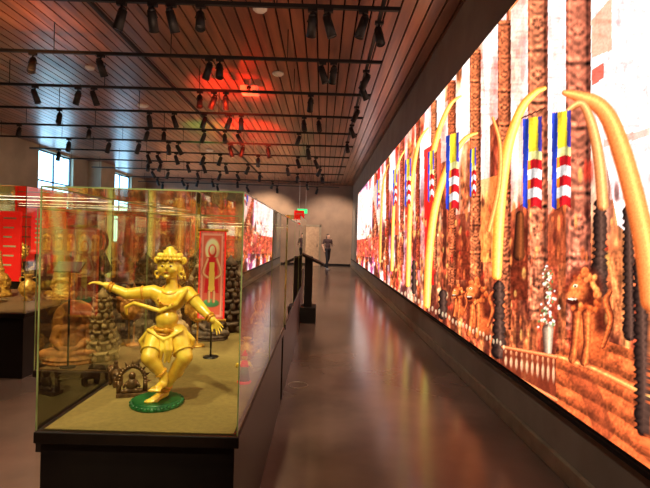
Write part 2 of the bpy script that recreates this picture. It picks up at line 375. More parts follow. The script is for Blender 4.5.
# guardian lions
def lion(cx,cy,s,c=(206,96,46),d=(76,24,14),a=0.92):
    rs2=np.random.RandomState(int(cx))
    A.ellipse(cx+1*s,cy+8*s,11*s,22*s,d,a,0.3); A.ellipse(cx-1*s,cy+9*s,6.5*s,16*s,c,a,0.45)
    A.ellipse(cx+6*s,cy+21*s,7*s,9*s,(184,80,38),a,0.4)
    A.ellipse(cx-2*s,cy-15*s,12*s,14*s,d,a,0.3)
    for k in range(46):
        t=rs2.uniform(0,6.28); r=rs2.uniform(0.55,1.0)
        A.ellipse(cx-1*s+10.5*s*r*math.cos(t),cy-13*s+13.5*s*r*math.sin(t),1.5*s,2.0*s,[(196,86,38),(130,48,22),(236,132,66)][k%3],a*0.9,0.5)
    A.ellipse(cx-5*s,cy-15*s,5.5*s,6.5*s,c,a,0.4); A.ellipse(cx-8*s,cy-11*s,4.5*s,3.4*s,(222,112,56),a,0.4)
    A.ellipse(cx-9*s,cy-8.0*s,3.6*s,2.1*s,(50,14,10),a); A.ellipse(cx-9*s,cy-9.3*s,3.0*s,0.6*s,(240,210,180),a)
    A.ellipse(cx-7*s,cy-17.5*s,1.5*s,1.0*s,(236,200,160),a); A.ellipse(cx-7.3*s,cy-17.5*s,0.7*s,0.7*s,(30,8,6),a)
    A.ellipse(cx-1*s,cy-26*s,2.5*s,3.4*s,c,a)
    for q,l in ((-7.5,28),(0,30)):
        A.stroke([(cx+q*s*0.8,cy+0*s),(cx+q*s,cy+l*0.6*s),(cx+q*s-1.5*s,cy+l*s)],[3.2*s,2.2*s,2.8*s],(226,112,54),d,a)
    A.stroke([(cx+10*s,cy+20*s),(cx+15*s,cy+4*s),(cx+12*s,cy-8*s),(cx+15*s,cy-14*s)],[1.6*s,2*s,2.4*s,1*s],c,d,a)
lion(587,314,1.6); lion(478,306,1.0); lion(459,300,0.55)
lt=0.8+0.4*vnoise(U*0.5,V*0.5,61); lb=((U>450)&(U<625)&(V>250)&(V<375)); A.c=np.where(lb[:,None],np.clip(A.c*lt[:,None],0,1),A.c)
A.stroke([(640,262),(642,340),(644,430)],[6,7,8],D,DD,1,0.3)
A.stroke([(520,215),(519,255)],[4,6],(120,60,30),(40,16,10))
rs=np.random.RandomState(4)
for k in range(130):
    t=rs.rand(); x=548+rs.randn()*(2.5+4*t*0.6); yv=266+t*62
    A.ellipse(x,yv,rs.uniform(0.8,1.7),rs.uniform(0.9,1.8),[(246,236,220),(225,200,176),(90,110,60),(120,60,40)][k%4],0.85,0.4)
A.stroke([(548,330),(548,352)],[6,4],(200,170,140),(80,50,40))
# low balustrade
A.poly([(503,345),(556,356),(556,404),(503,372)],(110,42,24),0.8)
for k in range(10):
    x=506+k*5.3; t=(x-503)/53; A.ellipse(x,360+15*t,1.4,4.5+4*t,(214,160,120),0.8,0.4); A.ellipse(x,351+11*t,1.1,2+2*t,(190,120,80),0.9,0.4)
A.stroke([(503,347),(556,357)],[1.6,2.2],(240,134,80),(150,60,30)); A.stroke([(503,370),(556,400)],[1.6,2.4],(240,134,80),(150,60,30))
for k in range(36):
    x=385+k*3.4; A.ellipse(x,284+(x-385)*0.52+rs.randn(),1.0,2.6,(235,190,150),0.6)
# tusks
T=(255,220,112);E=(226,122,36);T2=(248,160,86);E2=(168,76,32)
A.stroke([(565,93),(580,97),(597,104),(610,120),(622,152),(634,195),(645,245),(652,300)],[3,6,8.5,9.5,10.5,11,11.5,12],T2,E2)
A.stroke([(569,110),(582,104),(592,125),(599,160),(603,205)],[2.5,4,5.2,5.8,6],(240,165,100),(150,75,38))
A.stroke([(545,88),(535,93),(522,108),(510,140),(503,180),(499,225),(497,275)],[2,3.3,4.4,5.1,5.5,5.5,5],T,E)
A.stroke([(477,133),(466,138),(454,155),(443,180),(434,215),(429,260),(427,305)],[1.2,2.3,3,3.6,3.9,3.9,3.5],T,E)
A.stroke([(493,118),(500,145),(499,185),(489,230)],[1.5,2.2,2.6,2.6],T2,E2)
A.stroke([(461,96),(451,104),(441,125),(434,150)],[1,2,2.6,3],T,E)
A.stroke([(428,128),(419,142),(413,175),(410,215),(408,285)],[0.8,1.8,2.2,2.4,2.2],T,E)
A.stroke([(405,150),(398,165),(394,200),(392,270)],[0.6,1.2,1.5,1.6],T,E)
A.stroke([(388,165),(383,185),(381,225),(380,262)],[0.5,1,1.2,1.3],T2,E)
A.stroke([(675,40),(700,80),(730,180),(750,300)],[5,9,14,16],T,E)
# buddhist flags
def flag(x0,x1,t0,b0,t1,b1):
    s=(U-x0)/(x1-x0); top=t0+(t1-t0)*s; bot=b0+(b1-b0)*s+2*np.sin(s*7); t=(V-top)/(bot-top)
    m=(s>0)&(s<1)&(t>0)&(t<1)
    c=np.zeros((len(U),3)); up=t<0.47
    def put(k,col): c[k]=np.array(col)/255
    put(up&(s<0.3),(50,70,190)); put(up&(s>=0.3)&(s<0.8),(250,210,50)); put(up&(s>=0.8),(80,65,170))
    put(up&(t>0.38)&(s>=0.3),(250,232,150))
    lo=~up; k=np.floor((t-0.47)/0.106).astype(int)
    put(lo&(k%2==0),(215,30,36)); put(lo&(k%2==1),(250,240,235)); put(lo&(s<0.25),(46,60,175)); put(lo&(s>0.25)&(s<0.40)&(k%2==0),(240,130,40))
    c*=(0.82+0.2*np.sin(s*9+V*0.07)+0.08*np.sin(s*22))[:,None]
    A.mix(m*1.0,np.clip(c,0,1))
flag(523,542,119,206,116,209); flag(552,571,113,207,110,207)
flag(446,459,136,208,132,210); flag(428,434,152,200,150,202); flag(405,411,160,205,158,206); flag(470,476,150,195,147,196)
flag(393,397,170,205,169,205); flag(377,380,180,208,180,208)
A.stroke([(522,118),(545,108)],[0.8,0.8],(80,40,30),(60,30,20))
A.c=np.clip(A.c*(0.94+0.16*(vnoise(U*0.8,V*0.8,77)))[:,None]*1.05,0,1)
def grid_mesh(name,P,nx,ny,cols,mat):
    me=bpy.data.meshes.new(name); me.vertices.add(nx*ny); me.vertices.foreach_set('co',P.astype(np.float32).ravel())
    i=np.arange((nx-1)*(ny-1)); r=i//(nx-1); c=i%(nx-1); a=r*nx+c
    f=np.stack([a,a+1,a+nx+1,a+nx],1).astype(np.int32)
    n=len(f); me.loops.add(n*4); me.loops.foreach_set('vertex_index',f.ravel()); me.polygons.add(n)
    me.polygons.foreach_set('loop_start',np.arange(0,n*4,4,dtype=np.int32)); me.polygons.foreach_set('loop_total',np.full(n,4,np.int32))
    me.update(calc_edges=True)
    at_=me.color_attributes.new('art','FLOAT_COLOR','POINT')
    lin=np.where(cols<=0.04045,cols/12.92,((cols+0.055)/1.055)**2.4)
    at_.data.foreach_set('color',np.concatenate([lin,np.ones((len(lin),1))],1).astype(np.float32).ravel())
    me.materials.append(mat); return me
P=np.stack([np.full_like(Yf,XR-0.021),Yf,Zf],1)
scr=grid_mesh('led_video_wall',P,len(ys),len(zs),A.c,attrmat('led_screen',emit=1.75))
vw=bpy.data.objects.new('led_video_wall',scr); COL.objects.link(vw)
b=MB(); y0,y1=float(ys.min()),float(ys.max())
b.box(XR-0.019,XR-0.001,y0,y1,SZ0,SZ1,MT['matte']); b.box(XR-0.03,XR-0.001,y0-0.02,y0,SZ0-0.01,SZ1+0.01,MT['matte']); b.box(XR-0.03,XR-0.001,y1,y1+0.02,SZ0-0.01,SZ1+0.01,MT['matte'])
b.obj('screen_housing',parent=vw)
# ------------------------------------------------------------------ display cases
def case(x0,x1,y0,y1,zd,zt,deck,inset=0.012,name='display_case',led=True):
    b=MB(); g=MT['glass']
    b.box(x0+inset,x1-inset,y0+inset,y1-inset,0.0,zd-0.05,MT['black'])
    b.box(x0-0.008,x1+0.008,y0-0.008,y1+0.008,zd-0.05,zd-0.004,MT['rim'],bev=0.004)
    b.box(x0+0.02,x1-0.02,y0+0.02,y1-0.02,zd-0.003,zd,deck)
    b.quad([(x0,y0,zd),(x1,y0,zd),(x1,y0,zt),(x0,y0,zt)],g)
    b.quad([(x1,y0,zd),(x1,y1,zd),(x1,y1,zt),(x1,y0,zt)],g)
    b.quad([(x0,y1,zd),(x0,y0,zd),(x0,y0,zt),(x0,y1,zt)],g)
    b.quad([(x1,y1,zd),(x0,y1,zd),(x0,y1,zt),(x1,y1,zt)],g)
    b.quad([(x0,y0,zt),(x1,y0,zt),(x1,y1,zt),(x0,y1,zt)],g)
    t=0.0025
    for X in (x0,x1):
        for Y in (y0,y1): b.box(X-t,X+t,Y-t,Y+t,zd,zt,MT['seal'])
        b.box(X-t,X+t,y0,y1,zt-t,zt+t,MT['seal'])
    for Y in (y0,y1): b.box(x0,x1,Y-t,Y+t,zt-t,zt+t,MT['seal'])
    n=int((y1-y0)//1.3)
    for k in range(1,n+1):
        Y=y0+(y1-y0)*k/(n+1)
        for X in (x0,x1): b.box(X-0.002,X+0.002,Y-0.002,Y+0.002,zd,zt,MT['seal'])
    if led: # LED strip along the rear top edge
        b.box(x0+0.04,x1-0.04,y1-0.05,y1-0.03,zt-0.02,zt-0.008,MT['black']); b.box(x0+0.05,x1-0.05,y1-0.048,y1-0.032,zt-0.024,zt-0.021,MT['lamp'])
    return b.obj(name)
ZD=0.70; ZT=1.672; Z2=0.56
case(-1.115,-0.315,1.87,4.15,ZD,ZT,MT['deck'],led=False)
case(-1.115,-0.315,4.30,7.7,ZD,ZT,MT['deck2'])
case(-1.90,-1.16,3.15,4.15,Z2,1.64,MT['deck2'],led=False)
case(-4.7,-2.95,4.7,6.6,0.66,1.93,MT['deck2'])
case(-3.2,-1.9,7.4,9.0,0.7,1.95,MT['deck2'])
case(-6.2,-3.9,8.2,9.6,0.7,2.0,MT['deck2'])
case(-1.5,-0.45,9.6,13.0,0.7,1.95,MT['deck2'])
case(-4.6,-2.4,11.5,13.0,0.7,2.0,MT['deck2'])
case(-7.6,-5.2,13.2,14.6,0.7,2.1,MT['deck2'])
case(-2.6,-0.9,15.2,18.5,0.7,2.0,MT['deck2'])
case(-5.6,-3.4,17.0,18.4,0.7,2.1,MT['deck2'])
case(-9.3,-8.4,10.5,15.5,0.7,2.3,MT['deck2'])
# ------------------------------------------------------------------ hand helper (organic)
def hand(b,w,d,n,s,S,m,curl=0.25,spread=0.18):
    w=Vector(w);d=Vector(d).normalized();n=Vector(n); n=(n-d*n.dot(d)).normalized(); side=d.cross(n).normalized()*s
    pe=w+d*S*0.42
    for k in range(4):
        o=side*(k-1.5)*S*0.12
        b.cap(w+o*0.5,pe+o,S*0.075,S*0.075,m)
        L=S*(0.44,0.50,0.46,0.36)[k]; dr=(d+side*(k-1.5)*spread).normalized(); p=pe+o
        r=S*0.052
        for j,fr in enumerate((0.45,0.32,0.23)):
            dr2=(dr*math.cos(curl*(j+0.5))+n*math.sin(curl*(j+0.5))).normalized(); q=p+dr2*L*fr
            b.cap(p,q,r,r*0.9,m); p=q; r*=0.9
    p=w+d*S*0.12-side*S*0.14
    for j,fr in enumerate((0.26,0.2)):
        q=p+(d*0.75-side*0.7*(1-0.5*j)+n*0.25).normalized()*S*fr; b.cap(p,q,S*0.06,S*0.05,m); p=q
# ------------------------------------------------------------------ hero statue: dancing child god
DS=2.20
base=at(157,405,DS); base.z=ZD
def J(px,py,dd=0.0): return at(px,py,DS+dd)
G=MT['gold']; b=MB()
pel=J(166,334); waist=J(168,318,-0.01); chest=J(170,300,-0.005); neck=J(172,284)
b.ell(pel,(0.064,0.055,0.05),G); b.ell(waist+Vector((0,-0.012,0)),(0.052,0.050,0.05),G); b.ell(chest,(0.070,0.05,0.056),G)
b.ell(J(166,323,-0.030),(0.045,0.035,0.04),G)
b.chain([chest,neck,J(171,274)],[0.045,0.026,0.026],G)
sl=J(153,292); el=J(127,294,-0.02); wl=J(106,285,-0.03)
b.chain([chest,sl,el,wl],[0.045,0.034,0.025,0.016],G)
hand(b,wl,(J(92,281,-0.04)-wl),(0,0,-1),1,0.088,G,curl=0.35)
sr=J(188,293); er=J(201,308,-0.02); wr=J(213,320,-0.05)
b.chain([chest,sr,er,wr],[0.045,0.033,0.025,0.016],G)
hand(b,wr,(J(220,329,-0.06)-wr),(0,-1,-0.3),-1,0.082,G,curl=0.3)
hr=J(177,335); kr=J(185,357,-0.05); ar=J(164,389,-0.0)
b.chain([pel,hr,kr,ar],[0.05,0.054,0.036,0.02],G)
calf=(kr*0.62+ar*0.38)+Vector((0,0.012,0)); b.ell(calf,(0.032,0.03,0.045),G)
fz=ZD+0.032
b.chain([Vector((ar.x,ar.y+0.008,fz+0.018)),Vector((ar.x-0.028,ar.y-0.05,fz+0.006))],[0.022,0.017],G)
b.cap(ar,Vector((ar.x,ar.y+0.008,fz+0.018)),0.02,0.02,G)
for k in range(5): b.cap(Vector((ar.x-0.028+(k-2)*0.009,ar.y-0.05,fz+0.004)),Vector((ar.x-0.036+(k-2)*0.012,ar.y-0.074+abs(k-1)*0.004,fz)),0.008,0.007,G)
hl=J(157,336); kl=J(149,358,-0.10); al=J(164,376,-0.07)
b.chain([pel,hl,kl,al],[0.05,0.052,0.036,0.02],G)
b.ell((kl*0.6+al*0.4)+Vector((0,0.01,-0.006)),(0.032,0.03,0.034),G)
tt=J(157,388,-0.12); b.chain([al,J(163,384,-0.08),tt],[0.02,0.02,0.015],G)
for k in range(5): b.cap(tt+Vector(((k-2)*0.008,0,0)),tt+Vector(((k-2)*0.011-0.006,-0.016,-0.008)),0.0075,0.0065,G)
hc=J(170,266)
b.ell(hc,(0.050,0.052,0.058),G); b.ell(hc+Vector((0,-0.010,-0.022)),(0.043,0.042,0.036),G)
b.cap(hc+Vector((0.001,-0.050,0.004)),hc+Vector((0.001,-0.058,-0.008)),0.004,0.007,G)
for s in (-1,1):
    b.ell(hc+Vector((s*0.024,-0.032,-0.018)),0.021,G)
    b.ell(hc+Vector((s*0.050,0.002,-0.008)),(0.009,0.013,0.024),G)
    b.cap(hc+Vector((s*0.009,-0.049,0.016)),hc+Vector((s*0.032,-0.041,0.016)),0.003,0.003,G)
b.ell(hc+Vector((0,-0.042,-0.046)),(0.014,0.012,0.010),G)
body=bake(b.mesh('body'),0.0032,2)
root=empty('dancing_krishna_statue',(base.x,base.y,ZD))
def child(me_or_mb,name):
    o=bpy.data.objects.new(name,me_or_mb if isinstance(me_or_mb,bpy.types.Mesh) else me_or_mb.mesh(name)); COL.objects.link(o)
    o.parent=root; o.matrix_parent_inverse=Matrix.Translation(-root.location); return o
child(body,'body')
b=MB()
for s in (-1,1):
    b.ell(hc+Vector((s*0.020,-0.0475,0.003)),(0.009,0.004,0.0042),MT['ivory']); b.ell(hc+Vector((s*0.019,-0.0512,0.003)),(0.0038,0.002,0.0036),MT['eye'])
    b.cap(hc+Vector((s*0.009,-0.052,0.017)),hc+Vector((s*0.030,-0.045,0.018)),0.0014,0.0010,MT['eye'])
b.cap(hc+Vector((-0.009,-0.053,-0.027)),hc+Vector((0.009,-0.053,-0.027)),0.003,0.003,MT['lip'])
child(b,'face_details')
b=MB()
top=hc+Vector((0,0,0.030))
b.torus(top,(0,0.15,1),0.048,0.009,G,28)
for k in range(15):
    a=k/15*2*math.pi; d=Vector((math.cos(a),math.sin(a),0)); b.ell(top+d*0.056+Vector((0,0,0.004)),0.0085,G,u=10,v=8)
    b.ell(top+d*0.048+Vector((0,0,0.018)),(0.012,0.012,0.014),G,u=10,v=8)
b.lathe([(0.046,0.0),(0.046,0.012),(0.036,0.018),(0.042,0.026),(0.030,0.034),(0.032,0.042),(0.018,0.050),(0.018,0.056),(0.004,0.062)],top,G,20)
for s in (-1,1):
    c=hc+Vector((s*0.058,0.004,0.026)); b.torus(c,(0,1,0),0.014,0.006,G,16); b.ell(c,0.010,G)
    b.torus(hc+Vector((s*0.056,-0.005,-0.036)),(0,1,0.2),0.012,0.004,G,16); b.ell(hc+Vector((s*0.056,-0.005,-0.054)),0.007,G)
    b.chain([hc+Vector((s*0.050,0.02,-0.01)),hc+Vector((s*0.060,0.03,-0.045)),hc+Vector((s*0.068,0.02,-0.062))],[0.008,0.007,0.003],G)
child(b,'crown_and_earrings')
b=MB(); O=pmat('orange_gilding',rgb(236,176,54),rgb(204,134,36),rough=0.3,scale=20)
b.torus(J(171,289,-0.004),(0,-0.5,1),0.042,0.006,O,28); b.torus(J(171,296,-0.02),(0,-0.9,1),0.055,0.005,O,28)
for k in range(9):
    a=math.pi*(k/8); b.ell(J(171,296,-0.02)+Vector((0.055*math.cos(a),-0.036*math.sin(a)-0.01,-0.036*math.sin(a))),0.007,O,u=8,v=6)
def band_(p,q,t,r,m=O): p=Vector(p);q=Vector(q); b.torus(p.lerp(q,t),q-p,r,0.005,m,18)
band_(sl,el,0.4,0.031);band_(el,wl,0.85,0.019);band_(el,wl,0.72,0.02);band_(sr,er,0.4,0.031);band_(er,wr,0.85,0.019);band_(er,wr,0.7,0.021)
band_(kr,ar,0.86,0.024);band_(kr,ar,0.96,0.024);band_(kl,al,0.8,0.025);band_(hr,kr,0.75,0.044,G);band_(hl,kl,0.75,0.044,G)
b.torus(J(167,328),(0.05,0,1),0.060,0.008,O,30,8,(1,0.9)); b.torus(J(167,332),(0.05,0,1),0.064,0.005,O,30,8,(1,0.9))
b.ell(J(166,331,-0.065),(0.014,0.008,0.014),O)
child(b,'jewellery')
b=MB()
b.chain([J(186,290,-0.03),J(176,304,-0.055),J(160,311,-0.06),J(144,306,-0.055),J(134,303,-0.045),J(126,307,-0.04),J(127,314,-0.035)],[0.011,0.011,0.011,0.010,0.009,0.009,0.006],G)
b.chain([J(148,330,-0.04),J(164,340,-0.07),J(182,331,-0.045)],[0.008,0.010,0.008],G)
for px_,d_ in ((166,-0.085),(170,-0.08),(161,-0.08)):
    b.chain([J(px_,338,-0.06),J(px_+1,350,d_),J(px_-1,362,d_+0.01)],[0.011,0.010,0.006],G)
b.chain([J(184,330,-0.01),J(193,340,0.0),J(191,352,0.01)],[0.010,0.012,0.005],G)
b.chain([J(149,330,0.0),J(141,341,0.01),J(145,352,0.01)],[0.010,0.012,0.005],G)
sash=bake(b.mesh('sash'),0.003,2); child(sash,'sash')
b=MB(); b.lathe([(0.118,0),(0.122,0.008),(0.115,0.014),(0.108,0.02),(0.108,0.025),(0.10,0.028)],(0,0,0),MT['green'],36)
for k in range(24):
    a=k/24*2*math.pi; b.ell((0.112*math.cos(a),0.112*math.sin(a),0.014),(0.012,0.012,0.009),MT['green'],u=8,v=6)
o=b.obj('lotus_base',parent=root)
# ------------------------------------------------------------------ sculpture library
def m_buddha(mat,slab=True):
    b=MB()
    b.ell((0,0,0.16),(0.085,0.06,0.10),mat); b.ell((0,0,0.235),(0.10,0.05,0.045),mat)
    b.chain([(0,0,0.25),(0,0,0.29)],[0.035,0.03],mat); b.ell((0,-0.005,0.335),(0.045,0.048,0.055),mat); b.ell((0,0.005,0.385),(0.022,0.022,0.022),mat)
    b.cap((0,-0.05,0.335),(0,-0.056,0.322),0.006,0.009,mat)
    for s in (-1,1):
        b.ell((s*0.046,0,0.325),(0.008,0.012,0.026),mat)
        b.chain([(s*0.10,0,0.235),(s*0.125,-0.015,0.16),(s*0.05,-0.085,0.11),(0,-0.10,0.105)],[0.033,0.027,0.02,0.018],mat)
        b.chain([(s*0.06,0,0.07),(s*0.17,-0.05,0.06),(s*0.02,-0.11,0.065)],[0.055,0.042,0.025],mat)
    b.lathe([(0.19,0),(0.20,0.01),(0.17,0.022),(0.19,0.035),(0.16,0.05)],(0,-0.02,0),mat,24,True,(1,0.75))
    if slab: b.box(-0.15,0.15,0.05,0.09,0.0,0.30,mat); b.cone((0,0.05,0.29),(0,0.09,0.29),0.15,0.15,mat,28)
    return bake(b.mesh('seated_buddha'),0.007,1)
def m_deity(mat):
    b=MB()
    b.lathe([(0.10,0),(0.11,0.015),(0.085,0.03),(0.095,0.05)],(0,0,0),mat,20)
    b.ell((0,0,0.42),(0.062,0.045,0.055),mat);b.ell((0.005,0,0.50),(0.048,0.038,0.05),mat);b.ell((0,0,0.565),(0.07,0.042,0.05),mat)
    b.chain([(0,0,0.58),(0,0,0.64)],[0.03,0.024],mat); b.ell((0,0,0.685),(0.038,0.042,0.05),mat); b.cone((0,0,0.71),(0,0,0.80),0.04,0.012,mat); b.torus((0,0,0.715),(0,0,1),0.038,0.01,mat)
    b.cap((0,-0.04,0.685),(0,-0.046,0.675),0.005,0.007,mat)
    for s in (-1,1):
        b.chain([(s*0.035,0,0.40),(s*0.045,-0.01,0.22),(s*0.04,0,0.07)],[0.05,0.034,0.024],mat); b.cap((s*0.04,0.0,0.06),(s*0.05,-0.06,0.058),0.022,0.016,mat)
        b.chain([(s*0.06,0,0.585),(s*0.115,0.0,0.49),(s*0.10 if s<0 else 0.13,-0.06,0.46 if s<0 else 0.56)],[0.03,0.024,0.016],mat)
        b.ell((s*0.10 if s<0 else 0.13,-0.07,0.46 if s<0 else 0.59),(0.018,0.018,0.028),mat)
        b.ell((s*0.04,0,0.68),(0.008,0.012,0.022),mat)
    b.cone((0,0,0.10),(0,0,0.40),0.075,0.065,mat,18)
    b.torus((0,0,0.43),(0,0,1),0.06,0.012,mat); b.torus((0,0.02,0.69),(0,1,0),0.085,0.012,mat)
    return bake(b.mesh('standing_deity'),0.007,1)
def m_stupa(mat):
    b=MB(); p=[(0.13,0),(0.13,0.04),(0.115,0.045),(0.12,0.08),(0.10,0.085),(0.105,0.12),(0.085,0.125),(0.09,0.15),(0.10,0.17),(0.098,0.22),(0.08,0.26),(0.045,0.285),(0.05,0.31),(0.05,0.325)]
    z=0.33;r=0.042
    for k in range(8): p+=[(r,z),(r,z+0.012),(r*0.75,z+0.014)]; z+=0.022; r*=0.86
    p+=[(0.012,z),(0.016,z+0.015),(0.002,z+0.04)]
    b.lathe(p,(0,0,0),mat,20)
    for k in range(4):
        a=k*math.pi/2; c=Vector((math.cos(a),math.sin(a),0))*0.1
        b.box(c.x-0.028,c.x+0.028,c.y-0.028,c.y+0.028,0.12,0.20,mat); b.cone(c+Vector((0,0,0.20)),c+Vector((0,0,0.245)),0.035,0.003,mat,8); b.ell(c*1.22+Vector((0,0,0.155)),(0.016,0.016,0.026),mat)
    return b.mesh('stupa')
def m_tower(mat):
    b=MB(); z=0;r=0.11
    for k in range(6):
        b.lathe([(r*0.8,z),(r*0.8,z+0.045),(r*1.12,z+0.055),(r*1.05,z+0.07),(r*0.7,z+0.075)],(0,0,0),mat,16)
        for j in range(8):
            a=j/8*2*math.pi+k; b.ell((r*math.cos(a),r*math.sin(a),z+0.028),(0.02,0.02,0.026),mat,u=8,v=6)
            b.cone((r*1.05*math.cos(a),r*1.05*math.sin(a),z+0.06),(r*1.25*math.cos(a),r*1.25*math.sin(a),z+0.09),0.012,0.002,mat,6)
        z+=0.075;r*=0.86
    b.lathe([(r,z),(r*1.1,z+0.02),(r*0.5,z+0.05),(0.002,z+0.08)],(0,0,0),mat,16)
    return b.mesh('stone_tower')
def m_vase(mat):
    b=MB(); b.lathe([(0.05,0),(0.06,0.01),(0.04,0.03),(0.09,0.09),(0.11,0.15),(0.09,0.21),(0.04,0.25),(0.035,0.29),(0.06,0.32),(0.055,0.322),(0.03,0.29)],(0,0,0),mat,24)
    for s in (-1,1): b.torus((s*0.07,0,0.25),(0,1,0),0.035,0.008,mat,16)
    return b.mesh('ritual_vase')
def m_mask(mat):
    b=MB(); b.ell((0,0,0.30),(0.085,0.045,0.11),mat); b.ell((0,-0.03,0.25),(0.05,0.03,0.035),mat)
    b.cap((0,-0.045,0.31),(0,-0.06,0.27),0.012,0.02,mat)
    for s in (-1,1):
        b.ell((s*0.036,-0.040,0.325),(0.018,0.012,0.012),mat); b.cap((s*0.015,-0.042,0.35),(s*0.06,-0.03,0.36),0.008,0.006,mat); b.ell((s*0.09,0,0.29),(0.015,0.02,0.045),mat)
        b.cone((s*0.018,-0.05,0.232),(s*0.018,-0.055,0.21),0.006,0.001,mat,8)
    for k in range(7):
        a=math.pi*(k+0.5)/7; p=Vector((0.085*math.cos(a),0,0.33+0.085*math.sin(a))); b.cone(p,p+Vector((math.cos(a),0,math.sin(a)))*0.06,0.022,0.004,mat,10)
    b.cone((0,0.01,0.0),(0,0.01,0.22),0.008,0.008,mat); b.lathe([(0.06,0),(0.06,0.012),(0.012,0.02)],(0,0.01,0),mat,18)
    return bake(b.mesh('carved_mask'),0.006,1)
def m_arch(mat):
    b=MB(); b.box(-0.07,0.07,-0.03,0.03,0,0.02,mat,bev=0.004)
    n=16
    for k in range(n+1):
        a=math.pi*k/n; p=Vector((0.06*math.cos(a),0,0.07+0.075*math.sin(a))); b.ell(p,0.011,mat,u=8,v=6)
        if k%2==0: b.cone(p,p+Vector((0.03*math.cos(a),0,0.03*math.sin(a))),0.009,0.001,mat,6)
    for s in (-1,1): b.cone((s*0.06,0,0.02),(s*0.06,0,0.075),0.012,0.010,mat)
    b.ell((0,-0.005,0.055),(0.028,0.02,0.035),mat); b.ell((0,-0.008,0.10),(0.016,0.016,0.02),mat)
    for s in (-1,1): b.cap((s*0.02,-0.005,0.07),(s*0.035,-0.02,0.05),0.008,0.006,mat); b.cap((0,-0.01,0.03),(s*0.04,-0.02,0.03),0.014,0.01,mat)
    return b.mesh('bronze_shrine')
def m_elephant(mat):
    b=MB(); b.ell((0,0,0.085),(0.065,0.04,0.042),mat); b.ell((-0.07,0,0.11),(0.034,0.03,0.034),mat)
    b.chain([(-0.095,0,0.10),(-0.115,0,0.06),(-0.112,0,0.025),(-0.125,0,0.02)],[0.015,0.011,0.008,0.006],mat)
    for x_ in (-0.042,0.042):
        for s in (-1,1): b.cap((x_,s*0.022,0.07),(x_,s*0.022,0.014),0.017,0.014,mat)
    for s in (-1,1): b.ell((-0.058,s*0.034,0.11),(0.02,0.006,0.026),mat); b.cap((-0.09,s*0.012,0.09),(-0.115,s*0.014,0.085),0.005,0.003,mat)
    b.cap((0.066,0,0.10),(0.078,0,0.055),0.005,0.004,mat)
    b.chain([(0.0,0,0.12),(0,0,0.15)],[0.02,0.016],mat); b.ell((0,0,0.175),(0.016,)*3,mat)
    return bake(b.mesh('bronze_elephant'),0.0045,1)
LIB={}
for k,m in (('stone','stone'),('stoned','stoned'),('terra','terra'),('gold','gold2'),('bronze','bronze')):
    mm=MT[m]; LIB['buddha_'+k]=m_buddha(mm); LIB['deity_'+k]=m_deity(mm)
for k,m in (('stone','stone'),('stoned','stoned'),('gold','gold2')):
    LIB['stupa_'+k]=m_stupa(MT[m]); LIB['tower_'+k]=m_tower(MT[m]); LIB['vase_'+k]=m_vase(MT[m])
for k,m in (('terra','terra'),('gold','gold2')): LIB['mask_'+k]=m_mask(MT[m])
LIB['arch']=m_arch(MT['bronze']); LIB['eleph']=m_elephant(MT['bronze'])
NM={'buddha':'seated_buddha_sculpture','deity':'standing_deity_sculpture','stupa':'votive_stupa','tower':'carved_stone_tower','vase':'ritual_vase','arch':'bronze_shrine','eleph':'bronze_elephant','mask':'carved_mask'}
def put(key,x,y,z,rot=0,s=1): return place(LIB[key],NM[key.split('_')[0]],(x,y,z),rot,s)
p=at(126,400,2.28); put('arch',p.x+0.02,2.30,ZD,0.3,1.0)
p=at(110,400,2.38); put('eleph',p.x,2.44,ZD,-0.8,0.7)
p=at(76,368,3.4); put('buddha_terra',p.x-0.03,3.40,Z2,0.25,0.98)
p=at(101,362,3.45); put('tower_stone',p.x,3.45,Z2,0,1.0)
put('deity_stoned',-1.30,3.85,Z2,0,0.8); put('stupa_stoned',-1.76,3.88,Z2,0,1.1); put('mask_terra',-1.54,3.9,Z2,0,1.1)
put('deity_stoned',-0.50,3.6,ZD,0.2,1.05); put('deity_stone',-0.97,3.9,ZD,-0.2,0.9); put('vase_gold',-0.45,2.95,ZD,0,0.5)
put('tower_stoned',-0.76,3.95,ZD,0,1.2); put('stupa_stone',-1.0,3.3,ZD,0,0.7); put('mask_gold',-0.87,3.35,ZD,0.1,0.9); put('buddha_stoned',-0.84,3.62,ZD,0.2,0.7); put('deity_bronze',-1.02,3.6,ZD,0.1,0.55)
put('deity_gold',-0.42,3.25,ZD,0,0.45)
# ------------------------------------------------------------------ scroll painting on stand
nx,ny=60,170
gx,gy=np.meshgrid(np.linspace(0,60,nx),np.linspace(170,0,ny)); pa=Art(gx.ravel(),gy.ravel())
pa.c[:]=np.array([235,120,115])/255; pa.c*=(0.85+0.3*vnoise(pa.U*0.3,pa.V*0.3,3))[:,None]
pa.poly([(4,4),(56,4),(56,166),(4,166)],(255,180,165)); pa.poly([(8,8),(52,8),(52,162),(8,162)],(240,110,90))
pa.ellipse(30,35,18,22,(250,225,170)); pa.ellipse(30,38,10,13,(225,50,40)); pa.ellipse(30,36,7,9,(255,205,170))
pa.poly([(18,50),(42,50),(48,120),(12,120)],(230,30,50)); pa.stroke([(18,54),(8,80),(20,90)],[4,4,3],(250,190,150),(210,100,70)); pa.stroke([(42,54),(52,80),(40,90)],[4,4,3],(250,190,150),(210,100,70))
pa.poly([(24,60),(36,60),(38,118),(22,118)],(255,215,100)); pa.ellipse(30,140,20,8,(80,150,100)); pa.stroke([(24,118),(24,136)],[4,4],(250,190,150),(200,100,70)); pa.stroke([(36,118),(36,136)],[4,4],(250,190,150),(200,100,70))
c0=at(211,318,3.05); w_=0.155;h_=0.56
Pg=np.stack([pa.U/60*w_-w_/2,np.full(len(pa.U),-0.012),(170-pa.V)/170*h_],1)
me=grid_mesh('painted_scroll',Pg,nx,ny,np.clip(pa.c,0,1),attrmat('scroll_paint'))
